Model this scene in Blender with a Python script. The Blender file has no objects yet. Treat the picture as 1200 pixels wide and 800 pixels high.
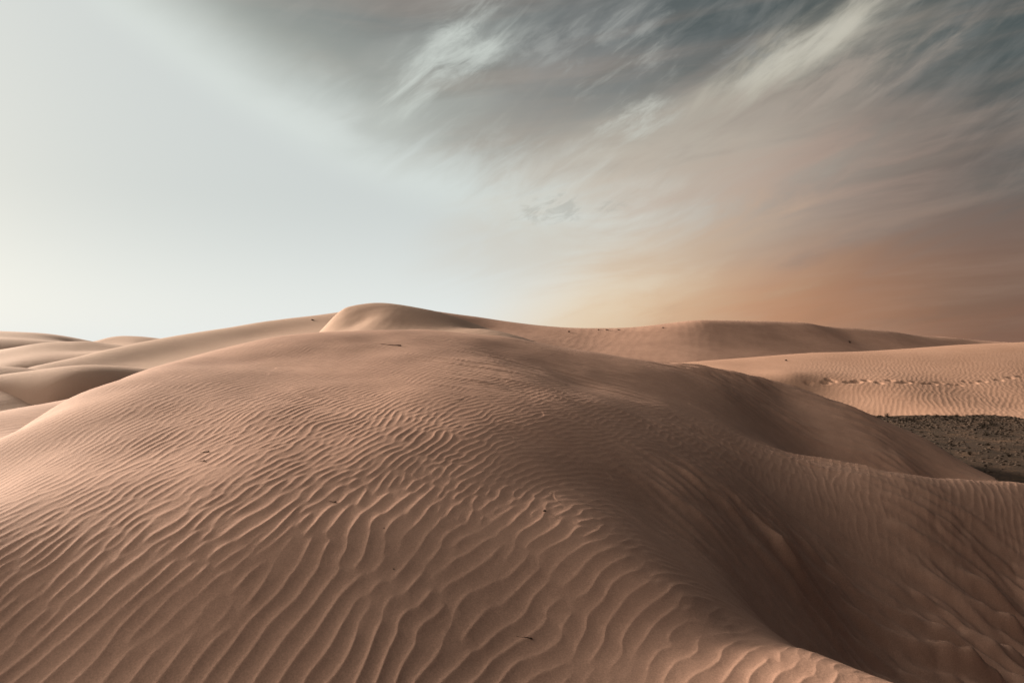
import bpy, math, random
import numpy as np
R = math.radians
sc = bpy.context.scene
COL = sc.collection
random.seed(7)

# ------------------------------------------------------------------ camera
cam_d = bpy.data.cameras.new('camera'); cam = bpy.data.objects.new('camera', cam_d); COL.objects.link(cam)
cam_d.lens = 24.0; cam_d.sensor_width = 36.0; cam_d.shift_y = 0.0025
cam_d.clip_start = 0.05; cam_d.clip_end = 20000
cam.location = (0, 0, 0); cam.rotation_euler = (R(90), 0, 0)
sc.camera = cam

# ------------------------------------------------------------------ exposure, sun, sky
SUN_AZ, SUN_EL = -52.0, 16.5        # degrees: azimuth left of the view direction, elevation
sc.view_settings.view_transform = 'Standard'; sc.view_settings.look = 'None'
sc.view_settings.gamma = 1.0; sc.view_settings.use_curve_mapping = False
sc.view_settings.exposure = 0.6
sun_d = bpy.data.lights.new('sun', 'SUN'); sun = bpy.data.objects.new('sun', sun_d); COL.objects.link(sun)
sun_d.energy = 5.0; sun_d.angle = R(6.0); sun_d.color = (1.0, 0.84, 0.68)
sun.rotation_euler = (R(90 - SUN_EL), 0, R(180 - SUN_AZ))
sun.location = (0, 0, 50)

world = bpy.data.worlds.new('World'); sc.world = world; world.use_nodes = True
WT = world.node_tree; WT.nodes.clear(); WL = WT.links

class NB:
    """tiny helper to write node maths"""
    def __init__(s, tree): s.t = tree
    def n(s, kind, **kw):
        nd = s.t.nodes.new(kind)
        for k, v in kw.items(): setattr(nd, k, v)
        return nd
    def put(s, sock, v):
        if isinstance(v, bpy.types.NodeSocket): s.t.links.new(v, sock)
        else: sock.default_value = v
    def m(s, op, a, b=None, c=None, clamp=False):
        nd = s.n('ShaderNodeMath', operation=op, use_clamp=clamp); s.put(nd.inputs[0], a)
        if b is not None: s.put(nd.inputs[1], b)
        if c is not None: s.put(nd.inputs[2], c)
        return nd.outputs[0]
    def step(s, v, a, b, lo=0.0, hi=1.0, kind='SMOOTHSTEP'):
        nd = s.n('ShaderNodeMapRange', interpolation_type=kind)
        s.put(nd.inputs[0], v)
        for i, q in enumerate((a, b, lo, hi)): s.put(nd.inputs[1 + i], q)
        return nd.outputs[0]
    def mix(s, f, a, b, blend='MIX'):
        nd = s.n('ShaderNodeMix', data_type='RGBA', blend_type=blend); s.put(nd.inputs[0], f)
        for i, q in ((6, a), (7, b)):
            s.put(nd.inputs[i], q if isinstance(q, bpy.types.NodeSocket) else (*q[:3], 1.0))
        return nd.outputs[2]
    def vec(s, x, y, z):
        nd = s.n('ShaderNodeCombineXYZ'); s.put(nd.inputs[0], x); s.put(nd.inputs[1], y); s.put(nd.inputs[2], z)
        return nd.outputs[0]
    def noise(s, v, scale, detail=4, rough=0.5, dist=0.0):
        nd = s.n('ShaderNodeTexNoise'); s.put(nd.inputs['Vector'], v); nd.inputs['Scale'].default_value = scale
        nd.inputs['Detail'].default_value = detail; nd.inputs['Roughness'].default_value = rough
        nd.inputs['Distortion'].default_value = dist
        return nd.outputs['Fac']

def lin(r, g, b):
    f = lambda c: c / 12.92 if c <= 0.04045 else ((c + 0.055) / 1.055) ** 2.4
    return (f(r / 255), f(g / 255), f(b / 255))

def build_sky():
    N = NB(WT)
    tc = N.n('ShaderNodeTexCoord'); sep = N.n('ShaderNodeSeparateXYZ'); WL.new(tc.outputs['Generated'], sep.inputs[0])
    x, y, z = sep.outputs
    az = N.m('MULTIPLY', N.m('ARCTAN2', x, y), 180 / math.pi)      # 0 = ahead, + = right
    el = N.m('MULTIPLY', N.m('ARCSINE', z), 180 / math.pi)
    A = N.vec(az, el, 0.0)
    def ang(px, py):                                   # direction of a cloud
        X, Z = (px - 600) / 800, (403 - py) / 800
        return math.degrees(math.atan2(X, 1)), math.degrees(math.atan2(Z, math.hypot(X, 1)))
    # wispy noises: stretched along the wind direction
    def wisps(angle, sx, sy, scale, detail, rough, dist, seed):
        mp = N.n('ShaderNodeMapping', vector_type='POINT'); WL.new(A, mp.inputs[0])
        mp.inputs['Location'].default_value = (seed, seed * .7, seed * 1.3)
        rot = N.n('ShaderNodeVectorRotate', rotation_type='Z_AXIS'); WL.new(mp.outputs[0], rot.inputs['Vector'])
        rot.inputs['Angle'].default_value = R(-angle)
        mul = N.n('ShaderNodeVectorMath', operation='MULTIPLY'); WL.new(rot.outputs[0], mul.inputs[0]); mul.inputs[1].default_value = (1 / sx, 1 / sy, 1)
        return N.noise(mul.outputs[0], scale, detail, rough, dist)
    w1 = wisps(33, 7, 1.9, 1.0, 9, .60, .5, 3)
    w2 = wisps(14, 12, 2.8, 1.0, 8, .56, .6, 31)
    w3 = wisps(24, 3.0, 1.1, 1.0, 9, .62, .7, 77)
    w4 = wisps(4, 26, 3.4, 1.0, 7, .55, .5, 120)
    w5 = wisps(28, 3.8, 1.0, 1.0, 11, .60, .35, 201)
    big = wisps(20, 16, 9, 1.0, 4, .5, .4, 55)
    # --- dark deck: slate above, dusty pink and brown towards the horizon
    nz = N.m('SUBTRACT', w2, .5); nb = N.m('SUBTRACT', big, .5); nf = N.m('SUBTRACT', w1, .5)
    slate = N.mix(N.step(az, -2, 24), lin(110, 114, 113), lin(72, 82, 82))
    slate = N.mix(N.step(el, 20, 60), slate, lin(46, 52, 54))
    slate = N.mix(N.step(w1, .38, .66, 0, .30), slate, lin(150, 150, 146))
    pink = N.mix(N.step(az, 10, 38), lin(166, 146, 132), lin(116, 102, 94))
    brown = N.mix(N.step(az, 17, 39), N.mix(N.step(az, 3, 20), lin(224, 190, 154), lin(190, 139, 106)), lin(126, 95, 80))
    eln = N.m('ADD', el, N.m('MULTIPLY', nz, 13.0))
    col = N.mix(N.step(eln, 2.5, 11.5), brown, pink)
    top = N.m('ADD', N.m('ADD', N.step(az, 4, 22, 0, 3.5), N.step(az, 24, 40, 0, -5.0)), N.m('MULTIPLY', nf, 5.0))
    col = N.mix(N.step(N.m('SUBTRACT', eln, top), 9, 20), col, slate)
    col = N.mix(N.m('MULTIPLY', N.step(w4, .40, .72), .28), col, lin(186, 160, 142))
    col = N.mix(N.m('MULTIPLY', N.step(w2, .58, .32), .30), col, N.mix(.5, lin(80, 88, 84), col))
    # --- bright veil round the sun: upper edge falls to the right, right edge leans over the horizon
    eltop = N.m('ADD', 13.0, N.m('ADD', N.m('MULTIPLY', az, -.25), N.m('MULTIPLY', N.m('MULTIPLY', az, az), .006)))
    dtop = N.m('SUBTRACT', el, eltop)                            # > 0 above the edge
    wob = N.m('ADD', N.m('MULTIPLY', nb, 3.0), N.m('MULTIPLY', nf, N.step(az, -22, 4, 1.5, 9.0)))
    dn = N.m('ADD', dtop, wob)
    dr = N.m('SUBTRACT', N.m('SUBTRACT', az, N.m('MULTIPLY', el, .75)), 3.0)
    drn = N.m('ADD', dr, N.m('ADD', N.m('MULTIPLY', nz, 12.0), N.m('MULTIPLY', nb, 6.0)))
    halo = N.m('MULTIPLY', N.step(dn, 13.0, -1.0), N.step(drn, 21.0, 0.0))
    col = N.mix(N.m('MULTIPLY', halo, .72), col, N.mix(N.step(az, -16, 6), lin(178, 184, 176), N.mix(N.step(el, 3, 11), lin(226, 200, 168), lin(190, 184, 172))))
    veil = N.mix(N.step(el, 12.5, -1.0), lin(205, 211, 209), lin(231, 236, 234))
    veil = N.mix(N.step(dtop, -5.5, -1.5), veil, lin(211, 218, 214))
    veil = N.mix(N.step(dr, -11, 3), veil, N.mix(N.step(el, 11, 1), lin(213, 211, 202), lin(232, 214, 188)))
    vm = N.m('MULTIPLY', N.step(dn, 5.0, -3.0), N.step(drn, 11.0, -4.0))
    col = N.mix(vm, col, veil)
    # --- individual wisps of cirrus
    def streak(p0, p1, wid, tex, lo, hi, amt, c, edge=.24):
        nonlocal col
        a0, e0 = ang(*p0); a1, e1 = ang(*p1)
        L = math.hypot(a1 - a0, e1 - e0); ux, uy = (a1 - a0) / L, (e1 - e0) / L
        da = N.m('SUBTRACT', az, (a0 + a1) / 2); de = N.m('SUBTRACT', el, (e0 + e1) / 2)
        al = N.m('ADD', N.m('MULTIPLY', da, ux), N.m('MULTIPLY', de, uy))
        ac = N.m('ADD', N.m('MULTIPLY', da, -uy), N.m('MULTIPLY', de, ux))
        g = N.m('ADD', N.m('POWER', N.m('ABSOLUTE', N.m('DIVIDE', al, L * .7)), 2.0), N.m('POWER', N.m('ABSOLUTE', N.m('DIVIDE', ac, wid)), 2.0))
        m = N.step(g, 1.5, 0.0)
        f = N.m('MULTIPLY', N.m('MULTIPLY', m, N.step(N.m('ADD', tex, N.m('MULTIPLY', N.m('SUBTRACT', m, .8), edge)), lo, hi)), amt)
        col = N.mix(f, col, c)
    cw = lin(204, 210, 203)
    # broad soft bands first
    streak((560, 290), (880, 150), 6.0, w2, .24, .66, .58, lin(206, 196, 180), .1)
    streak((800, 180), (1060, 0), 4.6, w2, .30, .66, .50, lin(176, 166, 152), .1)
    streak((430, 140), (610, 20), 5.0, w2, .30, .66, .50, lin(172, 176, 170), .1)
    streak((600, 90), (840, 20), 4.5, w2, .36, .70, .35, lin(142, 144, 142), .1)
    # fibres
    streak((450, 130), (590, 25), 3.4, w1, .34, .74, .95, cw)
    streak((500, 70), (570, 45), 2.6, w3, .34, .72, .7, cw)
    streak((610, 62), (800, 16), 2.6, w5, .46, .80, .70, lin(160, 162, 158))
    streak((600, 40), (680, 75), 1.8, w3, .44, .74, .6, lin(160, 162, 158))
    streak((680, 110), (800, 66), 2.8, w5, .46, .78, .70, lin(166, 166, 160))
    streak((700, 156), (790, 124), 1.9, w5, .38, .74, .95, lin(196, 196, 186))
    streak((830, 122), (1035, 0), 2.3, w1, .26, .70, .90, lin(192, 187, 172))
    streak((860, 100), (1010, 20), 1.3, w5, .34, .66, .60, lin(204, 200, 186))
    streak((820, 150), (1120, 45), 2.4, w5, .36, .72, .65, lin(170, 158, 146))
    streak((840, 85), (930, 25), 1.8, w3, .46, .74, .5, lin(144, 146, 144))
    streak((700, 250), (1150, 150), 4.6, w2, .38, .74, .50, lin(184, 158, 142))
    streak((640, 345), (930, 240), 3.4, w2, .40, .74, .35, lin(216, 184, 152))
    streak((590, 248), (730, 238), 1.5, w3, .48, .66, .45, lin(168, 168, 160))
    streak((1000, 180), (1230, 90), 3.0, w5, .42, .80, .30, lin(146, 134, 124))
    streak((230, 75), (430, 175), 1.4, w4, .30, .7, .35, lin(216, 223, 219))
    # --- unseen sky to the right and behind, darkened to weaken the ambient light
    back = N.step(N.m('ABSOLUTE', N.m('ADD', az, 18)), 62, 110)
    col = N.mix(back, col, N.mix(N.step(el, 0, 30), lin(66, 60, 56), lin(50, 52, 54)))
    # bright sky patch added left of the frame for soft side light
    fill_dir = (math.sin(R(-92)) * math.cos(R(22)), math.cos(R(-92)) * math.cos(R(22)), math.sin(R(22)))
    dt = N.n('ShaderNodeVectorMath', operation='DOT_PRODUCT'); WL.new(tc.outputs['Generated'], dt.inputs[0]); dt.inputs[1].default_value = fill_dir
    fill_patch = N.m('POWER', N.step(dt.outputs['Value'], math.cos(R(40)), 1.0, kind='LINEAR'), 1.5)
    col = N.mix(N.m('MULTIPLY', fill_patch, 1.0), col, (4.6, 4.0, 3.3))
    # below the horizon
    col = N.mix(N.step(el, 0, -3), col, lin(110, 86, 70))
    sky = N.n('ShaderNodeTexSky', sky_type='NISHITA'); sky.sun_disc = False
    sky.sun_elevation = R(SUN_EL); sky.sun_rotation = R(SUN_AZ); sky.dust_density = 3.0
    # the cloud deck covers almost all of the clear sky
    k = N.n('ShaderNodeVectorMath', operation='SCALE'); WL.new(col, k.inputs[0]); k.inputs['Scale'].default_value = 6.6
    fin = N.mix(0.97, sky.outputs[0], k.outputs[0])
    bg = N.n('ShaderNodeBackground'); WL.new(fin, bg.inputs[0]); bg.inputs[1].default_value = 0.1
    out = N.n('ShaderNodeOutputWorld'); WL.new(bg.outputs[0], out.inputs[0])
build_sky()

# ------------------------------------------------------------------ sand materials
def sand_mat(name, base, dark, var=.25, grain=.0025, scale=1.0, patch=None):
    m = bpy.data.materials.new(name); m.use_nodes = True; T = m.node_tree; N = NB(T)
    b = T.nodes['Principled BSDF']; b.inputs['Roughness'].default_value = .88
    b.inputs['Specular IOR Level'].default_value = .18
    P = N.n('ShaderNodeNewGeometry').outputs['Position']
    n1 = N.noise(P, .35 / scale, 5, .6); n2 = N.noise(P, 3.0 / scale, 6, .65); n3 = N.noise(P, 45.0, 4, .8)
    f = N.m('ADD', N.m('MULTIPLY', n1, .5), N.m('ADD', N.m('MULTIPLY', n2, .25), N.m('MULTIPLY', n3, .25)))
    c = N.mix(N.step(f, .38, .62, 0, 1), dark, base)
    g = N.step(n3, .3, .7, 1 - var * .5, 1 + var * .5)
    c2 = N.n('ShaderNodeVectorMath', operation='SCALE'); T.links.new(c, c2.inputs[0]); T.links.new(g, c2.inputs['Scale'])
    c = c2.outputs[0]
    if patch:
        pf = N.m('ADD', N.m('MULTIPLY', N.noise(P, .55, 6, .7), .6), N.m('MULTIPLY', N.noise(P, 4.0, 5, .7), .4))
        c = N.mix(N.m('MULTIPLY', N.step(pf, patch[1], patch[2]), patch[3]), c, patch[0])
    T.links.new(c, b.inputs['Base Color'])
    bp = N.n('ShaderNodeBump'); bp.inputs['Strength'].default_value = 1.0; bp.inputs['Distance'].default_value = grain
    h = N.m('ADD', N.noise(P, 60.0, 3, .7), N.m('MULTIPLY', N.noise(P, 14.0, 4, .6), 2.0))
    T.links.new(h, bp.inputs['Height']); T.links.new(bp.outputs[0], b.inputs['Normal'])
    return m
M_sand = sand_mat('warm sand', (.555, .336, .246), (.455, .27, .197))
M_sand_far = sand_mat('distant sand', (.55, .375, .28), (.49, .32, .24), scale=8, grain=.006)
M_sand_orange = sand_mat('orange sand', (.54, .325, .23), (.47, .275, .19), scale=3, grain=.004)
M_floor = sand_mat('gravelly valley floor', (.14, .083, .053), (.09, .055, .037), var=.5, grain=.03, scale=1.5,
                   patch=((.04, .028, .02), .38, .54, .85))  # dark gravel and patches, darkened further to carry the ridge's shade

# ------------------------------------------------------------------ height functions
# surveyed points (x, y, z in metres) each dune surface passes through
PTS = {
 'foreground_dune': [[-10.35,9.2,-3.85],[-10.12,10.8,-3.14],[-10.3,12.3,-2.63],[-10.5,14.0,-1.9],[-10.79,15.7,-1.72],[-10.9,16.8,-1.29],[-10.91,18.0,-1.2],[-10.8,19.2,-0.89],[-10.4,20.8,-0.57],[-9.76,22.3,-0.22],[-8.89,23.7,0.12],[-7.81,25.0,0.36],[-6.5,26.0,0.48],[-5.06,27.0,0.53],[-3.48,27.8,0.55],[-1.77,28.3,0.45],[0.0,28.6,0.25],[1.8,28.8,-0.09],[3.62,29.0,-0.37],[5.08,29.0,-0.64],[6.53,29.0,-0.84],[8.47,29.2,-1.09],[10.47,29.4,-1.47],[12.43,29.5,-1.96],[14.38,29.5,-2.66],[16.02,29.0,-3.4],[17.45,28.2,-4.07],[18.56,27.0,-5.06],[8.92,21.3,-3.53],[9.53,20.6,-3.56],[10.18,20.0,-3.71],[11.62,20.2,-3.81],[13.71,20.7,-4.06],[15.9,21.2,-4.25],[19.25,22.0,-4.8],[24.44,23.0,-5.26],[3.07,9.2,-4.0],[3.73,8.7,-3.79],[4.54,7.9,-3.99],[5.47,7.3,-3.97],[-7.3,7.3,-3.62],[-8.1,8.1,-3.21],[-8.8,8.8,-2.94],[-5.55,7.4,-3.67],[-6.15,8.2,-3.25],[-6.83,9.1,-2.81],[-8.25,11.0,-2.43],[-7.88,14.0,-1.59],[-6.75,12.0,-2.06],[-5.62,10.0,-2.46],[-4.72,8.4,-3.12],[-4.16,7.4,-3.67],[-7.5,20.0,-0.55],[-6.19,16.5,-1.07],[-5.25,14.0,-1.47],[-4.24,11.3,-2.08],[-3.6,9.6,-2.6],[-3.15,8.4,-3.12],[-2.81,7.5,-3.72],[-4.41,23.5,0.09],[-3.75,20.0,-0.55],[-3.15,16.8,-1.09],[-2.66,14.2,-1.54],[-2.17,11.6,-2.13],[-1.84,9.8,-2.66],[-1.61,8.6,-3.19],[-1.43,7.6,-3.77],[0.0,25.0,-0.22],[0.0,21.0,-0.71],[0.0,15.8,-1.52],[0.0,13.5,-1.97],[0.0,11.4,-2.52],[0.0,9.7,-3.0],[0.0,8.8,-3.49],[0.0,7.9,-3.92],[0.69,11.0,-2.71],[2.2,22.0,-1.29],[1.53,10.2,-3.02],[1.3,8.7,-3.67],[1.19,7.9,-3.92],[2.38,9.5,-3.38],[3.1,12.4,-3.67],[2.2,8.8,-3.71],[1.93,7.7,-3.82],[2.89,7.7,-3.82],[3.86,20.6,-1.73],[2.89,15.4,-2.44],[2.4,12.8,-3.15],[8.0,25.6,-1.82],[6.75,21.6,-2.62],[5.25,16.8,-3.3],[4.44,14.2,-3.85],[4.02,11.9,-4.27],[8.11,22.0,-3.22],[11.4,28.5,-2.39],[6.24,15.6,-4.62],[5.56,13.9,-5.16],[11.59,26.5,-3.21],[12.75,25.5,-3.89],[9.2,18.4,-4.53],[8.1,16.2,-6.01],[7.4,14.8,-6.79],[14.49,25.2,-4.47],[11.31,18.1,-5.36],[10.12,16.2,-6.82],[14.25,19.0,-5.63],[12.9,17.2,-7.25],[9.87,14.9,-7.39],[17.81,19.0,-7.05],[-12.3,14.0,-3.0],[-12.6,16.0,-2.8],[-12.9,18.0,-2.6],[-13.2,20.0,-2.4],[-13.8,23.0,-2.2],[-15.0,9.0,-4.6],[-15.5,13.0,-4.4],[-15.5,18.0,-4.0],[-20.0,3.0,-6.5],[-30.0,10.0,-8.0],[-28.0,0.0,-9.0],[-20.0,16.0,-6.5],[11.0,23.0,-4.9],[13.5,23.5,-5.5],[16.0,24.5,-5.9],[21.0,27.0,-6.2],[19.0,30.0,-6.0],[24.0,19.0,-7.5],[30.0,24.0,-6.6],[5.3,10.4,-5.6],[6.8,9.4,-6.7],[9.0,9.0,-7.8],[12.0,8.0,-8.2],[16.0,13.0,-8.0],[4.4,12.0,-5.0],[-16.62,19.0,-5.5],[-16.12,21.5,-4.6],[-16.2,24.0,-4.6],[-16.2,27.0,-4.6],[-15.0,30.0,-4.2],[-12.38,33.0,-3.3],[-9.0,36.0,-2.8],[-4.69,37.5,-2.9],[0.0,38.0,-3.4],[4.75,38.0,-4.2],[9.5,38.0,-5.0],[13.88,37.0,-5.6],[18.0,36.0,-6.2],[21.25,34.0,-6.6],[24.75,33.0,-7.0],[-15.75,14.0,-5.5],[-26.25,30.0,-9.0],[-23.0,46.0,-9.0],[-6.62,53.0,-9.0],[12.25,49.0,-9.5],[26.25,42.0,-9.5],[29.75,34.0,-9.0],[0.0,5.0,-5.2],[-4.0,5.0,-4.9],[4.0,5.0,-5.0],[0.0,1.0,-6.5],[-7.0,1.0,-6.2],[7.0,1.0,-6.3],[-12.0,5.0,-5.0],[14.0,3.0,-6.4]],
 'hump': [[-18.81,66.0,0.89],[-17.87,66.5,2.02],[-16.88,67.5,3.33],[-15.47,68.0,3.75],[-13.7,68.5,3.96],[-11.64,69.0,3.78],[-9.49,69.0,3.5],[-7.22,68.0,3.15],[-5.4,66.5,2.4],[-3.58,65.0,1.33],[-12.6,63.0,2.21],[-9.3,62.0,1.78],[-14.29,63.5,1.83],[-6.1,61.0,1.3],[-2.33,62.0,1.32],[-11.6,58.0,0.58],[-5.5,55.0,0.21],[-15.63,61.0,0.61],[0.0,56.0,0.21],[-17.19,55.0,-1.17],[-7.5,50.0,-1.38],[0.0,50.0,-1.69],[-16.0,74.0,-1.5],[-9.0,78.0,-0.5],[-2.0,78.0,-0.5],[4.0,72.0,-1.0],[-22.0,64.0,-4.0],[-20.0,82.0,-6.0],[-8.0,92.0,-7.0],[8.0,86.0,-7.0],[14.0,66.0,-6.0],[-24.0,50.0,-8.0],[14.0,46.0,-9.0],[-30.0,70.0,-9.0],[22.0,74.0,-10.0],[-8.0,110.0,-11.0],[-8.0,36.0,-11.0]],
 'left_slope': [[-38.84,55.0,-1.86],[-39.01,59.0,-1.42],[-38.98,63.0,-0.91],[-38.25,68.0,-0.2],[-36.81,72.0,0.47],[-34.41,75.0,1.24],[-29.62,79.0,2.47],[-26.65,82.0,3.11],[-24.46,84.0,3.48],[-21.5,86.0,4.05],[-18.7,88.0,4.56],[-34.38,55.0,-1.99],[-33.19,59.0,-1.55],[-31.5,63.0,-0.87],[-29.31,67.0,-0.08],[-27.0,72.0,0.81],[-22.14,77.0,2.21],[-30.0,50.0,-2.5],[-26.5,53.0,-2.12],[-21.75,58.0,-1.23],[-16.5,66.0,0.25],[-13.05,58.0,-1.96],[-33.0,48.0,-2.58],[-27.0,40.0,-3.35],[-20.56,47.0,-3.06],[-34.65,42.0,-2.99],[-9.38,75.0,0.28],[-10.5,84.0,2.42],[-46.0,62.0,-6.0],[-44.0,74.0,-4.0],[-40.0,86.0,-4.0],[-32.0,98.0,-3.5],[-20.0,104.0,-3.0],[-60.0,60.0,-11.0],[-56.0,90.0,-13.0],[-36.0,120.0,-13.0],[-10.0,115.0,-9.0],[6.0,100.0,-8.0],[10.0,80.0,-9.0],[-10.0,45.0,-11.0],[-30.0,36.0,-11.0],[-50.0,45.0,-12.0]],
 'far_ridge': [[-15.75,105.0,5.27],[-11.7,104.0,4.95],[-8.37,103.0,4.44],[-5.1,102.0,3.94],[0.0,100.0,3.01],[4.95,99.0,2.53],[12.25,98.0,2.36],[17.58,97.0,2.42],[21.0,96.0,2.65],[23.75,95.0,2.76],[26.64,96.0,3.2],[31.52,97.0,3.1],[37.12,99.0,3.07],[44.19,101.0,2.93],[51.5,103.0,2.29],[59.06,105.0,1.89],[70.2,108.0,0.87],[77.69,110.0,0.23],[88.2,112.0,-2.28],[-4.75,95.0,2.14],[2.33,93.0,1.28],[11.38,91.0,0.68],[10.62,85.0,-0.74],[20.25,90.0,0.9],[18.45,82.0,-1.23],[28.75,92.0,1.5],[26.56,85.0,-0.74],[38.0,95.0,1.31],[49.5,99.0,0.74],[60.6,101.0,0.0],[38.06,87.0,-1.3],[-11.5,92.0,2.65],[4.15,83.0,-0.73],[70.81,103.0,-1.16],[-3.95,79.0,-1.68],[22.2,74.0,-3.42],[41.0,82.0,-2.77],[63.25,92.0,-3.1],[-14.0,120.0,-2.0],[-2.0,118.0,-1.5],[10.0,115.0,-2.0],[24.0,112.0,-2.0],[40.0,116.0,-3.0],[56.0,124.0,-4.0],[76.0,132.0,-7.0],[90.0,118.0,-9.0],[-25.0,115.0,-9.0],[0.0,150.0,-14.0],[50.0,150.0,-14.0],[100.0,150.0,-15.0],[-20.0,80.0,-12.0],[0.0,62.0,-13.0],[30.0,58.0,-14.0],[70.0,76.0,-13.0],[100.0,90.0,-14.0]],
 'sunlit_dune': [[14.8,74.0,-2.35],[18.75,75.0,-2.02],[22.8,76.0,-1.76],[27.43,77.0,-1.45],[34.12,78.0,-0.97],[43.65,79.0,-0.6],[53.0,80.0,-0.1],[60.75,81.0,0.15],[67.65,82.0,0.37],[76.65,84.0,-0.23],[18.98,66.0,-2.39],[23.8,68.0,-2.12],[21.7,62.0,-2.56],[25.99,63.0,-2.36],[24.54,59.5,-2.75],[30.5,61.0,-2.82],[28.75,57.5,-3.45],[33.92,59.0,-3.1],[31.34,54.5,-4.09],[38.35,59.0,-3.47],[34.12,52.5,-4.59],[47.25,63.0,-2.91],[38.25,51.0,-4.91],[42.0,56.0,-3.99],[18.44,59.0,-3.25],[19.77,56.5,-4.17],[24.94,57.0,-4.06],[23.84,54.5,-4.91],[27.1,54.2,-4.88],[29.14,51.8,-5.25],[31.25,50.0,-5.38],[35.85,47.8,-5.29],[49.0,56.0,-4.69],[41.56,47.5,-5.28],[57.75,66.0,-2.64],[45.71,69.0,-1.9],[34.5,69.0,-1.9],[14.0,86.0,-5.0],[30.0,92.0,-5.5],[50.0,96.0,-5.0],[70.0,98.0,-5.0],[92.0,96.0,-5.0],[8.0,66.0,-7.0],[8.0,52.0,-9.0],[22.0,43.0,-8.5],[32.0,42.0,-8.0],[44.0,40.0,-8.0],[58.0,38.0,-9.0],[20.0,110.0,-16.0],[60.0,118.0,-16.0],[100.0,118.0,-16.0],[90.0,50.0,-6.0]],
 'left_pale_dune': [[-21.45,26.0,-3.0],[-20.25,27.0,-2.68],[-19.6,28.0,-2.52],[-19.14,29.5,-2.37],[-18.6,31.0,-2.26],[-17.25,23.0,-2.79],[-16.2,24.0,-2.76],[-15.0,20.0,-2.92],[-16.56,26.5,-2.55],[-17.32,21.0,-2.94],[-13.5,20.0,-2.92],[-18.0,20.0,-2.92],[-22.5,25.0,-3.03],[-24.0,33.0,-5.0],[-18.0,34.0,-4.5],[-14.0,36.0,-5.0],[-12.0,30.0,-4.3],[-11.0,22.0,-5.5],[-10.0,16.0,-7.0],[-16.0,14.0,-7.0],[-28.0,24.0,-6.0],[-28.0,40.0,-10.0],[-14.0,44.0,-10.0],[-6.0,34.0,-9.0]],
 'left_dark_dune': [[-38.25,45.0,-1.53],[-34.12,45.5,-1.55],[-32.42,45.5,-1.7],[-31.05,46.0,-1.97],[-29.64,46.5,-2.14],[-28.2,47.5,-2.3],[-27.26,49.0,-2.51],[-31.8,42.4,-2.49],[-29.85,39.8,-3.33],[-28.89,42.8,-2.78],[-27.0,40.0,-3.6],[-26.88,43.0,-2.79],[-35.53,41.8,-2.98],[-28.05,37.4,-4.07],[-23.27,38.0,-3.42],[-23.1,42.0,-3.25],[-31.88,37.5,-4.08],[-40.0,52.0,-3.8],[-32.0,53.0,-4.2],[-26.0,55.0,-5.2],[-22.0,48.0,-5.0],[-20.0,40.0,-7.0],[-36.0,30.0,-8.0],[-24.0,30.0,-8.5],[-48.0,34.0,-8.0],[-44.0,66.0,-9.0],[-26.0,68.0,-10.0],[-14.0,54.0,-9.0],[-12.0,42.0,-10.0],[-58.0,46.0,-6.0]],
 'left_mid_dune': [[-89.1,108.0,-1.76],[-82.5,110.0,-0.95],[-78.82,112.0,-0.01],[-76.28,113.0,0.27],[-74.1,114.0,0.31],[-71.78,116.0,0.34],[-69.33,118.0,-0.16],[-67.5,120.0,-0.46],[-75.0,100.0,-2.12],[-70.2,104.0,-1.17],[-66.88,107.0,-1.2],[-64.8,96.0,-2.64],[-69.0,92.0,-3.68],[-58.8,98.0,-2.69],[-56.44,105.0,-2.23],[-80.85,98.0,-3.31],[-95.0,125.0,-4.0],[-80.0,130.0,-2.0],[-68.0,132.0,-3.0],[-56.0,124.0,-4.0],[-50.0,110.0,-8.0],[-70.0,84.0,-10.0],[-50.0,84.0,-11.0],[-95.0,90.0,-8.0],[-115.0,118.0,-7.0],[-90.0,160.0,-14.0],[-50.0,150.0,-14.0]],
 'left_far_dune': [[-161.88,185.0,3.29],[-150.31,185.0,3.78],[-138.75,185.0,3.7],[-130.19,185.0,3.19],[-121.41,185.0,1.53],[-115.86,185.0,-0.67],[-123.75,165.0,2.06],[-108.28,165.0,0.41],[-103.5,138.0,0.69],[-94.5,140.0,-0.09],[-113.85,138.0,0.86],[-114.0,152.0,1.33],[-102.6,152.0,0.28],[-125.4,152.0,1.52],[-91.88,150.0,-0.19],[-160.0,205.0,0.0],[-135.0,210.0,0.0],[-115.0,205.0,-1.5],[-98.0,205.0,-4.0],[-92.0,185.0,-3.0],[-100.0,114.0,-9.0],[-76.0,125.0,-9.0],[-165.0,140.0,-9.0],[-190.0,190.0,-5.0],[-150.0,245.0,-16.0],[-90.0,230.0,-16.0]],
 'left_small_dune': [[-126.84,205.0,0.41],[-124.89,206.0,0.67],[-122.2,208.0,1.91],[-118.12,210.0,2.23],[-112.88,210.0,2.21],[-107.36,210.0,1.55],[-101.06,210.0,0.76],[-115.15,196.0,0.24],[-109.69,195.0,0.49],[-102.9,196.0,0.0],[-101.25,180.0,-1.57],[-92.5,185.0,-2.08],[-120.0,225.0,-3.0],[-110.0,228.0,-1.0],[-100.0,225.0,-3.0],[-135.0,205.0,-8.0],[-130.0,180.0,-12.0],[-85.0,190.0,-8.0],[-85.0,220.0,-9.0],[-110.0,260.0,-16.0]],
}
def tps_fit(p, lam):
    x = p[:, :2]; n = len(p); d = np.linalg.norm(x[:, None] - x[None], axis=2)
    K = np.where(d > 0, d * d * np.log(d + 1e-12), 0) + lam * np.eye(n)
    Q = np.c_[np.ones(n), x]; A = np.zeros((n + 3, n + 3)); A[:n, :n] = K; A[:n, n:] = Q; A[n:, :n] = Q.T
    return np.linalg.solve(A, np.r_[p[:, 2], np.zeros(3)])
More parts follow.
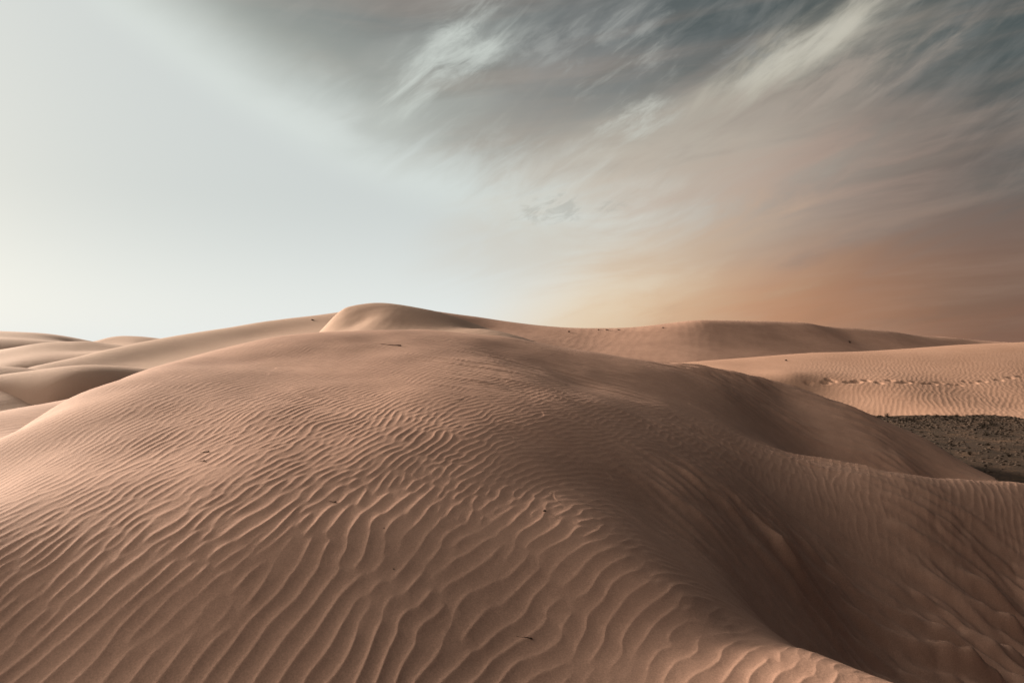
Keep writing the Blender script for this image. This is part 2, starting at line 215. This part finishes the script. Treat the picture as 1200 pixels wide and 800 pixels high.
def tps_eval(p, w, X, Y):
    w = w.astype(np.float64); o = w[-3] + w[-2] * X + w[-1] * Y
    for i in range(len(p)):
        d2 = (X - p[i, 0]) ** 2 + (Y - p[i, 1]) ** 2 + 1e-12
        o += w[i] * .5 * d2 * np.log(d2)
    return o
def smooth(v, a, b):
    t = np.clip((v - a) / (b - a), 0, 1); return t * t * (3 - 2 * t)

# band-passed noise as complex fields: ripples whose crests wander, fork and end
NF = 2048; PPW = 12.0                      # samples per wavelength
rng = np.random.default_rng(5)
spec = np.fft.fft2(rng.standard_normal((NF, NF)).astype(np.float32))
fr = np.fft.fftfreq(NF).astype(np.float32) * PPW
FX, FY = np.meshgrid(fr, fr)
FR = np.hypot(FX, FY) + 1e-9; FA = np.degrees(np.arctan2(FY, FX))
_band = {}
def band(angle, sa=9.0, sr=.13):
    """complex field whose wave vector points along `angle` (degrees from +x)"""
    key = (angle, sa, sr)
    if key not in _band:
        d = (FA - angle + 180) % 360 - 180
        w = np.exp(-.5 * (d / sa) ** 2 - .5 * ((FR - 1) / sr) ** 2)
        f = np.fft.ifft2(spec * w).astype(np.complex64); f /= np.sqrt((np.abs(f) ** 2).mean())
        _band[key] = f
    return _band[key]
def sample(f, u, v):
    """bilinear, periodic; u, v in wavelengths"""
    u = u * PPW; v = v * PPW
    iu = np.floor(u); iv = np.floor(v); a = (u - iu).astype(np.float32); b = (v - iv).astype(np.float32)
    iu = iu.astype(np.int64) % NF; iv = iv.astype(np.int64) % NF; ju = (iu + 1) % NF; jv = (iv + 1) % NF
    return (f[iv, iu] * (1 - a) + f[iv, ju] * a) * (1 - b) + (f[jv, iu] * (1 - a) + f[jv, ju] * a) * b
_lo = np.fft.ifft2(spec * np.exp(-.5 * (FR / .35) ** 2)).real; _lo = (_lo / _lo.std()).astype(np.float32)
def blob_noise(X, Y, size):
    return sample(_lo, X / size, Y / size)
def crest_profile(ph, c0=.44):
    """gentle rise, cusped crest, steep slip side; 0..1"""
    t = (ph / (2 * np.pi)) % 1.0
    return np.where(t < c0, (t / c0) ** 2.7, ((1 - t) / (1 - c0)) ** 1.8)
def idw(X, Y, pts, vals, p=3.0):
    W = 0; out = [0] * vals.shape[1]
    for (x, y), v in zip(pts, vals):
        w = 1.0 / ((X - x) ** 2 + (Y - y) ** 2 + .4) ** (p / 2); W = W + w
        for i in range(len(v)): out[i] = out[i] + w * v[i]
    return [o / W for o in out]
def ripples(X, Y, ang, lam, lams, step_deg=15.0, sa=11.5, wander=7.0):
    """ang: crest heading right of +Y (degrees). Returns 0..1 relief and local strength"""
    ang = ang + wander * blob_noise(X + 40, Y - 17, 2.6)
    w0 = lams[0]; X = X + .17 * w0 * blob_noise(X + 9, Y, w0 * 3.2); Y = Y + .17 * w0 * blob_noise(X, Y - 31, w0 * 3.2)
    wv = -ang                                          # wave vector heading from +x
    tot = np.zeros(X.shape, np.complex64)
    lo = math.floor(wv.min() / step_deg); hi = math.ceil(wv.max() / step_deg)
    ll = np.log(lam)
    for k in range(len(lams)):
        if len(lams) == 1: wl = np.ones(X.shape)
        else:
            c = math.log(lams[k]); gap = math.log(lams[1] / lams[0]); wl = np.clip(1 - np.abs(ll - c) / gap, 0, 1)
            if k == 0: wl = np.where(ll < c, 1, wl)
            if k == len(lams) - 1: wl = np.where(ll > c, 1, wl)
        for a in range(lo, hi + 1):
            wa = np.clip(1 - np.abs(wv / step_deg - a), 0, 1); w = wa * wl
            ix = np.nonzero(w > .01)
            if len(ix[0]) == 0: continue
            tot[ix] += w[ix] * sample(band(a * step_deg, sa), X[ix] / lams[k] + 13 * k, Y[ix] / lams[k] + 7 * k)
    mag = np.abs(tot)
    return crest_profile(np.angle(tot)), np.clip(mag / .75, 0, 1) ** .8

def to_xyz(px, py, Y): return (px - 600) / 800 * Y, Y, (403 - py) / 800 * Y

# foreground dune: ripple heading, wavelength, height, big-streak height by place (px, py, distance)
RC = [((0, 700, 8.7), (12, .30, .036, 0)), ((0, 560, 11.5), (12, .28, .032, 0)), ((-200, 650, 9), (12, .29, .034, 0)),
      ((100, 480, 14.5), (12, .26, .032, 0)), ((200, 445, 18), (13, .26, .030, 0)), ((300, 410, 22), (16, .26, .024, 0)), ((300, 550, 14.4), (12, .28, .030, 0)),
      ((400, 395, 25), (20, .26, .020, 0)), ((500, 395, 27), (24, .26, .018, 0)), ((600, 402, 27), (34, .26, .014, 0)), ((700, 420, 27), (45, .26, .010, 0)),
      ((300, 700, 9.5), (16, .31, .038, 0)), ((150, 620, 11.5), (12, .29, .036, 0)), ((450, 520, 14), (22, .26, .028, 0)), ((450, 600, 13.6), (16, .28, .028, 0)), ((450, 700, 10), (18, .34, .040, 0)),
      ((600, 780, 8), (18, .36, .042, 0)), ((450, 800, 7.6), (18, .36, .042, 0)), ((720, 770, 8.3), (20, .36, .038, 0)), ((600, 690, 10.6), (22, .33, .036, 0)), ((600, 630, 12.6), (55, .27, .022, 0)),
      ((540, 580, 12), (38, .25, .026, 0)), ((700, 700, 10), (30, .34, .034, 0)), ((800, 750, 8.9), (48, .32, .030, 0)), ((870, 790, 8.2), (40, .32, .030, 0)),
      ((700, 620, 13.4), (85, .22, .008, 0)), ((800, 680, 11), (90, .24, .008, 0)), ((900, 740, 9.3), (70, .26, .010, .0)), ((1000, 790, 8.4), (60, .28, .012, .0)),
      ((600, 480, 15.8), (35, .26, .024, 0)), ((750, 520, 16.5), (40, .27, .030, 0)), ((680, 560, 13.5), (50, .26, .026, 0)), ((780, 460, 23), (60, .25, .014, 0)), ((700, 470, 20), (38, .26, .024, 0)),
      ((850, 560, 17), (50, .27, .026, .02)), ((850, 620, 14.2), (55, .26, .012, .12)), ((920, 580, 17.5), (40, .27, .028, .02)), ((870, 500, 23.4), (60, .24, .003, .02)),
      ((1000, 580, 19), (34, .28, .036, .0)), ((1150, 580, 20), (30, .28, .036, 0)), ((1200, 600, 20), (28, .28, .034, .0)), ((1080, 630, 18.3), (30, .28, .026, .05)), ((1200, 640, 19), (28, .28, .026, .03)),
      ((930, 660, 15), (30, .25, .006, .22)), ((1000, 700, 16.2), (30, .25, .006, .30)), ((1100, 720, 16.4), (30, .25, .006, .32)), ((1200, 710, 17.8), (30, .25, .006, .24)), ((950, 720, 13.4), (30, .25, .006, .26)), ((880, 690, 12), (30, .25, .006, .16)),
      ((1050, 770, 14.6), (30, .25, .004, .32)), ((1180, 780, 15.5), (30, .25, .004, .30)), ((1000, 780, 13), (30, .25, .004, .26)),
      ((950, 500, 26.6), (30, .25, .001, .07)), ((1000, 525, 25.8), (30, .25, .001, .09)), ((1060, 540, 25.4), (30, .25, .001, .08)), ((1095, 525, 28), (30, .25, .001, .02))]
def h_foreground(X, Y):
    Z = tps_on_grid('foreground_dune', X, Y, .6)
    pts = [to_xyz(*a)[:2] for a, _ in RC]; vals = np.array([v for _, v in RC], float)
    ang, lam, amp, big = idw(X, Y, pts, vals)
    lam = lam * .75; d_ = np.hypot(X, Y); mid = smooth(d_, 9, 12) * (1 - smooth(d_, 22, 27)) * smooth(-X, -4.5, -2.0)
    lam = lam * (1 - .14 * mid); amp = amp * (.78 + .20 * smooth(-d_, -13, -8)) * (1 - .22 * mid)
    rip, st = ripples(X, Y, ang, lam, (.165, .25))
    patchy = .80 + .22 * blob_noise(X, Y, 3.0)
    Z = Z + .60 * amp * np.clip(patchy, .35, 1.3) * st * rip
    # long wind-cut streaks in the hollow and on the lee face
    ix = np.nonzero(big > .006)
    tot = sample(band(76, 13, .32), X[ix] / .85, Y[ix] / .85) + .0
    t2 = sample(band(66, 16, .30), X[ix] / .42 + 5, Y[ix] / .42)
    pr = (.5 + .5 * np.cos(np.angle(tot) + .5 * np.sin(np.angle(tot)))) ** 1.5 * np.clip(np.abs(tot), 0, 1.3)
    p2 = (.5 + .5 * np.cos(np.angle(t2))) ** 1.4 * np.clip(np.abs(t2), 0, 1.3)
    Z[ix] += 1.2 * big[ix] * (pr + .50 * p2) * np.clip(.75 + .35 * blob_noise(X[ix], Y[ix], 2.2), .15, 1.3)
    Z += .012 * blob_noise(X, Y, 1.1) * smooth(np.hypot(X, Y), 3, 9)
    return Z
def tps_on_grid(name, X, Y, lam=0.0):
    """the thin-plate surface is smooth: solve it on every few points of the sheet, then interpolate"""
    p = np.array(PTS[name]); w = tps_fit(p, lam)
    k = 6; nr, na = X.shape
    ri = np.unique(np.r_[np.arange(0, nr, k), nr - 1]); ai = np.unique(np.r_[np.arange(0, na, k), na - 1])
    C = tps_eval(p, w, X[np.ix_(ri, ai)], Y[np.ix_(ri, ai)])
    def cub(C, src, n):                                 # Catmull-Rom along axis 0
        t = np.interp(np.arange(n), src, np.arange(len(src))); i = np.clip(t.astype(int), 0, len(src) - 2); f = (t - i)[:, None]
        g = lambda j: C[np.clip(j, 0, len(src) - 1)]
        a, b, c, d = g(i - 1), g(i), g(i + 1), g(i + 2)
        a = np.where((i == 0)[:, None], 2 * b - c, a); d = np.where((i == len(src) - 2)[:, None], 2 * c - b, d)
        return b + .5 * f * (c - a + f * (2 * a - 5 * b + 4 * c - d + f * (3 * (b - c) + d - a)))
    return cub(cub(C, ri, nr).T, ai, na).T

def surface(name, X, Y, Z, mat, wrap=False):
    nr, na = X.shape
    co = np.stack([X, Y, Z], -1).reshape(-1, 3).astype(np.float32)
    idx = np.arange(nr * na).reshape(nr, na)
    if wrap: idx = np.c_[idx, idx[:, :1]]
    q = np.stack([idx[:-1, :-1], idx[:-1, 1:], idx[1:, 1:], idx[1:, :-1]], -1).reshape(-1, 4)[:, ::-1]
    me = bpy.data.meshes.new(name); me.vertices.add(len(co)); me.vertices.foreach_set('co', co.ravel())
    me.loops.add(q.size); me.loops.foreach_set('vertex_index', np.ascontiguousarray(q, dtype=np.int32).ravel())
    me.polygons.add(len(q)); me.polygons.foreach_set('loop_start', np.arange(0, q.size, 4, dtype=np.int32))
    me.polygons.foreach_set('use_smooth', np.ones(len(q), bool))
    me.update(calc_edges=True)
    me.materials.append(mat)
    o = bpy.data.objects.new(name, me); COL.objects.link(o); o['kind'] = 'structure'
    return o
HF = {}
def fan(name, az0, az1, da, r0, r1, nr, hfun, mat, edge=True, skirt=4.0):
    az = np.radians(np.arange(az0, az1 + 1e-6, da)); r = np.exp(np.linspace(math.log(r0), math.log(r1), nr))
    A, Rr = np.meshgrid(az, r); X = Rr * np.sin(A); Y = Rr * np.cos(A)
    Z = hfun(X, Y)
    if edge:        # the outer edge dives under its neighbours
        s = np.minimum.reduce([(A - az[0]) / (az[-1] - az[0]) / .05, (az[-1] - A) / (az[-1] - az[0]) / .05,
                               (np.log(Rr) - math.log(r0)) / math.log(r1 / r0) / .06, (math.log(r1) - np.log(Rr)) / math.log(r1 / r0) / .06])
        Z = Z - skirt * (1 - smooth(s, 0, 1))
    HF[name] = (az, np.log(r), Z)
    return surface(name, X, Y, Z, mat)
def ground_z(name, x, y):
    az, lr, Z = HF[name]; a = math.atan2(x, y); l = math.log(math.hypot(x, y))
    i = int(np.clip(np.searchsorted(lr, l), 1, len(lr) - 1)); j = int(np.clip(np.searchsorted(az, a), 1, len(az) - 1))
    return float(Z[i - 1:i + 1, j - 1:j + 1].mean())

LOWRES = False
q_ = 2 if LOWRES else 1
fan('foreground_dune', -72, 66, .06 * q_, 2.6, 46, 1150 // q_, h_foreground, M_sand, edge=False)

def h_back(name, ang, lam, amp, und=.10, size=14.0, wander=6.0):
    def f(X, Y):
        Z = tps_on_grid(name, X, Y)
        rip, st = ripples(X, Y, np.full(X.shape, float(ang)), np.full(X.shape, lam), (lam,), wander=wander)
        Z = Z + amp * rip * st * np.clip(.8 + .4 * blob_noise(X, Y, 9.0), .1, 1.3)
        return Z + und * blob_noise(X, Y, size)
    return f
FEET = [(946, 446), (967, 446), (978, 447), (992, 446), (1006, 447), (1017, 446), (1030, 447.5),
        (1044, 446), (1056, 448), (1072, 447.5), (1086, 448.5), (1102, 448.5), (1115, 450), (1133, 447), (1140, 447.5), (1154, 447.5),
        (1169, 445), (1186, 443.5), (1198, 442.5)]
def h_sunlit(X, Y):
    Z = tps_on_grid('sunlit_dune', X, Y)
    D = np.hypot(X, Y)
    rip, st = ripples(X, Y, np.full(X.shape, 33.0), np.full(X.shape, .38), (.38,), wander=4.0)
    m = smooth(X, 22, 34) * smooth(-Y, -76, -62)
    Z = Z + (.004 + .017 * m) * rip * st + .04 * blob_noise(X, Y, 10.0) + .05 * blob_noise(X, Y, 3.0) * smooth(-Y, -55, -50)
    rnd = random.Random(3)
    p = np.array(PTS['sunlit_dune']); w = tps_fit(p, 0)
    for px, py in FEET:                                # a line of footprints trodden into the slope
        ys = np.linspace(45, 80, 400); zs = tps_eval(p, w, (px - 600) / 800 * ys, ys)
        i = np.argmin(np.abs(403 - zs / ys * 800 - py)); x0, y0 = (px - 600) / 800 * ys[i], ys[i]
        for k in range(rnd.choice((1, 1, 2))):
            x1 = x0 + rnd.uniform(-.1, .1) + .5 * k; y1 = y0 + rnd.uniform(-.3, .3)
            sel = (np.abs(X - x1) < 2.5) & (np.abs(Y - y1) < 4)
            d = np.hypot((X[sel] - x1) / rnd.uniform(.24, .38), (Y[sel] - y1) / rnd.uniform(.25, .36))
            Z[sel] += -.12 * np.exp(-d ** 4) + .002 * np.exp(-((d - 1.5) / .4) ** 2)
    return Z
fan('sunlit_dune', 6, 52, .07 * q_, 38, 118, 420 // q_, h_sunlit, M_sand_orange)
fan('far_ridge', -18, 44, .12 * q_, 62, 150, 260 // q_, h_back('far_ridge', 20, 1.2, .012), M_sand)
fan('hump_dune', -26, 12, .12 * q_, 50, 100, 220 // q_, h_back('hump', 20, .9, .008, und=.03), M_sand_far)
fan('left_slope_dune', -46, 2, .09 * q_, 36, 122, 420 // q_, h_back('left_slope', 60, .8, .008, und=.06), M_sand_far)
fan('left_pale_dune', -50, -14, .09 * q_, 16, 44, 300 // q_, h_back('left_pale_dune', 30, .4, .012, und=.03, size=5), M_sand)
fan('left_dark_dune', -50, -14, .09 * q_, 34, 66, 260 // q_, h_back('left_dark_dune', 30, .6, .02, und=.05, size=5), M_sand_far)
fan('left_mid_dune', -46, -20, .12 * q_, 84, 160, 160 // q_, h_back('left_mid_dune', 40, 1.2, .03), M_sand_far)
fan('left_far_dune', -47, -22, .12 * q_, 118, 245, 160 // q_, h_back('left_far_dune', 40, 1.6, .03, und=.15), M_sand_far)
fan('left_small_dune', -37, -18, .12 * q_, 175, 265, 120 // q_, h_back('left_small_dune', 40, 1.6, .02, und=.1), M_sand_far)

def h_ground(X, Y):
    D = np.hypot(X, Y)
    Z = -5.3 + .10 * blob_noise(X, Y, 7.0) + .04 * blob_noise(X, Y, 1.3) + .5 * smooth(D, 150, 600) * blob_noise(X, Y, 90.0)
    bowl = smooth(Y, 19, 25) * smooth(X, 6, 14)
    far = smooth(Y, 120, 200)
    Z = Z - 4.2 * (1 - np.maximum(bowl, far)) - 2.5 * far
    return Z
azg = np.radians(np.arange(0, 360, .35)); rg = np.exp(np.linspace(math.log(.5), math.log(6000), 520 // q_))
Ag, Rg = np.meshgrid(azg, rg); Xg, Yg = Rg * np.sin(Ag), Rg * np.cos(Ag); Zg = h_ground(Xg, Yg)
surface('ground', Xg, Yg, Zg, M_floor, wrap=True)

# ------------------------------------------------------------------ small things lying on the sand
def plain_mat(name, a, b, scale=30.0, rough=.9):
    m = bpy.data.materials.new(name); m.use_nodes = True; T = m.node_tree; N = NB(T); p = T.nodes['Principled BSDF']
    p.inputs['Roughness'].default_value = rough; p.inputs['Specular IOR Level'].default_value = .2
    P = N.n('ShaderNodeTexCoord').outputs['Object']
    T.links.new(N.mix(N.step(N.noise(P, scale, 4, .6), .35, .65), a, b), p.inputs['Base Color'])
    return m
M_wood = plain_mat('weathered dry wood', (.10, .065, .045), (.055, .038, .028))
M_scrub = plain_mat('dark dry scrub', (.06, .042, .028), (.03, .023, .017))
M_stone = plain_mat('dark stone', (.09, .06, .043), (.045, .032, .024))

def mesh_obj(name, V, F, mat, smooth_=False):
    me = bpy.data.meshes.new(name); me.from_pydata(V, [], F); me.update(); me.materials.append(mat)
    for p in me.polygons: p.use_smooth = smooth_
    o = bpy.data.objects.new(name, me); COL.objects.link(o); return o
def tube(V, F, pts, rads, n=7, rnd=random):
    """knobbly tapered tube through pts"""
    base = len(V)
    for i, (p, r) in enumerate(zip(pts, rads)):
        a = np.array(pts[min(i + 1, len(pts) - 1)], float) - np.array(pts[max(i - 1, 0)], float); a /= np.linalg.norm(a) + 1e-9
        u = np.cross(a, (0.13, .2, 1.0)); u /= np.linalg.norm(u) + 1e-9; v = np.cross(a, u)
        for k in range(n):
            t = 2 * math.pi * k / n; q = r * rnd.uniform(.85, 1.15)
            V.append(tuple(np.array(p) + u * math.cos(t) * q + v * math.sin(t) * q))
    for i in range(len(pts) - 1):
        for k in range(n):
            a = base + i * n + k; b = base + i * n + (k + 1) % n
            F.append((a, b, b + n, a + n))
    F.append(tuple(base + k for k in reversed(range(n)))); F.append(tuple(base + (len(pts) - 1) * n + k for k in range(n)))
def tag(o, label, cat, group=None):
    o['label'] = label; o['category'] = cat
    if group: o['group'] = group
def stick(x, y, L, heading, rad, label, dune='foreground_dune', seed=1, fork=True):
    """half buried stick: thin end sunk in the sand, knobbly thick end out of it"""
    rnd = random.Random(seed); V, F = [], []; h = math.radians(heading); z0 = ground_z(dune, x, y)
    pts, rads = [], []
    for i in range(10):
        t = i / 9; px = x - L * (1 - t) * math.sin(h); py = y - L * (1 - t) * math.cos(h)
        pts.append((px - x + rnd.uniform(-.01, .01) * L, py - y + rnd.uniform(-.01, .01) * L, ground_z(dune, px, py) - z0 + rad * (-.6 + 2.0 * t)))
        rads.append(rad * (.35 + .5 * t + (.7 if i >= 8 else 0)))
    tube(V, F, pts, rads, rnd=rnd)
    if fork:
        a = np.array(pts[6]); tube(V, F, [a, a + np.array((.05, -.02, .05)) * L * 1.2, a + np.array((.12, -.03, .09)) * L * 1.2], [rad * .6, rad * .45, rad * .2], 5, rnd)
        a = np.array(pts[9]); tube(V, F, [a, a + np.array((.03, .02, .05)) * L, a + np.array((.07, .0, .06)) * L], [rad * .9, rad * .6, rad * .3], 5, rnd)
    o = mesh_obj('dry_stick', V, F, M_wood, True); o.location = (x, y, z0); tag(o, label, 'stick'); return o
def stone_geo(seed, sx, sy, sz):
    rnd = random.Random(seed); V, F = [], []; n, m = 9, 6
    for j in range(1, m):
        for k in range(n):
            th = math.pi * j / m; ph = 2 * math.pi * k / n; q = rnd.uniform(.82, 1.12)
            V.append((sx * q * math.sin(th) * math.cos(ph), sy * q * math.sin(th) * math.sin(ph), sz * q * math.cos(th)))
    V.append((0, 0, sz * .9)); V.append((0, 0, -sz)); T, B = len(V) - 2, len(V) - 1
    for j in range(m - 2):
        for k in range(n): F.append((j * n + k, (j + 1) * n + k, (j + 1) * n + (k + 1) % n, j * n + (k + 1) % n))
    for k in range(n): F.append((T, k, (k + 1) % n)); F.append((B, (m - 2) * n + (k + 1) % n, (m - 2) * n + k))
    return V, F
def stone(x, y, s, label, dune, seed=1):
    V, F = stone_geo(seed, s, s * .8, s * .6); o = mesh_obj('stone', V, F, M_stone, True)
    o.location = (x, y, ground_z(dune, x, y) + s * .25); tag(o, label, 'stone'); return o
def tuft_mesh(seed, h=1.0, w=1.0, stems=34):
    """low wind-bent scrub: a fan of crooked twigs with small leaf clumps, unit size"""
    rnd = random.Random(seed); V, F = [], []
    for i in range(stems):
        a = rnd.uniform(0, 2 * math.pi); lean = rnd.uniform(.1, 1.15); L = rnd.uniform(.45, 1.0) * h
        b = (rnd.uniform(-.15, .15) * w, rnd.uniform(-.15, .15) * w, -.05)
        pts = [b]
        for k in range(1, 4):
            t = k / 3; pts.append((b[0] + math.sin(a) * math.sin(lean) * L * t * w + rnd.uniform(-.06, .06), b[1] + math.cos(a) * math.sin(lean) * L * t * w + rnd.uniform(-.06, .06), math.cos(lean * (.7 + .4 * t)) * L * t + rnd.uniform(0, .05)))
        tube(V, F, pts, [.028, .02, .014, .006], 4, rnd)
        for k in range(7):
            p = np.array(pts[rnd.choice((1, 2, 3, 3))]) + np.array([rnd.uniform(-.11, .11) for _ in range(3)])
            s = rnd.uniform(.04, .09); d1 = np.array([rnd.uniform(-1, 1) for _ in range(3)]); d1 /= np.linalg.norm(d1); d2 = np.cross(d1, (.3, .5, .8)); d2 /= np.linalg.norm(d2)
            n = len(V); V += [tuple(p - d1 * s), tuple(p + d2 * s * .5), tuple(p + d1 * s), tuple(p - d2 * s * .5)]; F.append((n, n + 1, n + 2, n + 3))
    me = bpy.data.meshes.new('scrub_tuft'); me.from_pydata(V, [], F); me.update(); me.materials.append(M_scrub); return me
TUFTS = [tuft_mesh(s, h, w) for s, h, w in ((1, .8, 1.0), (2, 1.0, .8), (3, .6, 1.2), (4, .9, 1.1), (5, .7, .9))]
def tuft(x, y, s, dune, label, group=None, k=0, flat=1.0):
    o = bpy.data.objects.new('scrub_tuft', TUFTS[k % 5]); COL.objects.link(o)
    z = ground_z(dune, x, y); o.location = (x, y, z)
    o.scale = (s, s, s * flat); o.rotation_euler = (0, 0, k * 1.7); tag(o, label, 'shrub', group); return o
HF['ground'] = (np.r_[azg], np.log(rg), Zg)

# (x, y) on the sand, then size
stick(-3.72, 22.9, 1.0, 100, .014, 'long thin dry stick lying just below the crest of the big dune', seed=2, fork=False)
stick(-5.40, 12.17, .20, 92, .007, 'dark twig on the left flank of the big dune, upper of a close pair', seed=3, fork=False)
stick(-5.28, 11.73, .17, 88, .006, 'dark twig on the left flank of the big dune, lower of a close pair', seed=4, fork=False)
stick(-2.68, 10.4, .17, 96, .007, 'single dark twig among the ripples left of the dune centre', seed=5, fork=False)
stick(.25, 8.46, .20, 98, .006, 'dark twig in a ripple trough close to the bottom of the view', seed=6, fork=False)
stone(.52, 10.95, .028, 'tiny dark pebble on the smooth pinkish slope at the dune centre', 'foreground_dune', 1)
stone(-1.85, 9.86, .012, 'tiny dark pebble among ripples, upper of two left of the dune centre', 'foreground_dune', 2)
stone(-1.58, 9.11, .011, 'tiny dark pebble in a ripple trough, lower of two left of the dune centre', 'foreground_dune', 3)
stone(28.28, 70.48, .14, 'lone dark stone high on the sunlit orange dune at right', 'sunlit_dune', 4)
tuft(47.35, 95.65, .38, 'far_ridge', 'lone dark scrub tuft on the shaded right part of the far ridge', k=1)
tuft(13.3, 95.84, .45, 'far_ridge', 'wide low scrub clump near the crest dip of the far ridge', k=2, flat=.6)
tuft(12.2, 96.1, .40, 'far_ridge', 'small low scrub tuft touching the left end of the clump in the far ridge dip', k=3, flat=.5)
tuft(14.9, 95.6, .34, 'far_ridge', 'small low scrub tuft beside the right end of the clump in the far ridge dip', k=0, flat=.5)
tuft(7.93, 94.74, .34, 'far_ridge', 'narrow upright scrub tuft on the far ridge left of its low clump', k=4)
tuft(20.83, 94.17, .36, 'far_ridge', 'small scrub tuft on the far ridge just below its second crest', k=2, flat=.6)
tuft(-23.02, 78.71, .36, 'left_slope_dune', 'flat dark scrub tuft on the long slope left of the peak', k=0, flat=.6)
tuft(-20.59, 80.73, .26, 'left_slope_dune', 'small scrub tuft on the skyline where the long slope meets the peak', k=3)
tuft(-27.76, 43.12, .13, 'left_dark_dune', 'tiny scrub tuft on the shaded low dune at the left edge, right of two', k=1)
tuft(-28.4, 43.4, .10, 'left_dark_dune', 'tiny scrub tuft on the shaded low dune at the left edge, left of two', k=2)
for i, (x, y, s, lab) in enumerate([
        (21.52, 32.12, .24, 'round black scrub tuft on bare sand in the middle of the dark valley floor'),
        (22.85, 31.41, .24, 'black scrub tuft at the right of the valley floor beside the frame edge'),
        (22.89, 35.63, .26, 'black scrub tuft at the lower left tip of the dark scrub band'),
        (27.54, 39.63, .30, 'broad black scrub tuft on the bare right part of the valley floor, the farther one'),
        (24.54, 35.19, .28, 'broad black scrub tuft on the bare right part of the valley floor, the nearer one'),
        (27.75, 47.64, .36, 'black scrub tuft at the upper left of the dark scrub band below the orange dune'),
        (27.45, 50.0, .34, 'black scrub tuft at the far left tip of the dark scrub band'),
        (19.74, 28.46, .16, 'small black scrub tuft on the valley floor just above the near crest')]):
    tuft(x, y, s, 'ground', lab, k=i)
# scrub of the valley floor: thick in a band below the orange dune, thin elsewhere
rnd = random.Random(11); n_ = 0
while n_ < 230:
    y = rnd.uniform(27.5, 49.5); x = rnd.uniform(.50, .92) * y
    e = (y - (50.5 - .62 * (x - 27.0))) / 3.2                    # distance from the thick band's axis
    dens = math.exp(-.5 * e * e) * (1.0 if x < 33 else .45) + .05
    if float(blob_noise(np.array([x]), np.array([y]), 1.8)[0]) < -.2: dens *= .35
    if rnd.random() > dens: continue
    n_ += 1
    s = rnd.uniform(.10, .27) * (1.15 if y > 38 else .8)
    tuft(x, y, s, 'ground', 'one of the many small dark scrub tufts strewn over the shaded valley floor', 'scrub tufts on the valley floor', k=n_, flat=rnd.uniform(.5, .9))
V, F = [], []
for i in range(9000):
    y = rnd.uniform(26.5, 50.5); x = rnd.uniform(.45, .98) * y
    e = (y - (50.5 - .62 * (x - 27.0))) / 4.0
    if rnd.random() > math.exp(-.5 * e * e) * .9 + .16: continue
    s = rnd.uniform(.03, .11) * (.6 + .4 * y / 40); v, f = stone_geo(i % 40, s * rnd.uniform(.8, 1.5), s, s * .55); b = len(V); z = ground_z('ground', x, y)
    V += [(a + x, c + y, d + z) for a, c, d in v]; F += [tuple(b + q for q in t) for t in f]
o = mesh_obj('gravel', V, F, M_stone, True); o['kind'] = 'stuff'
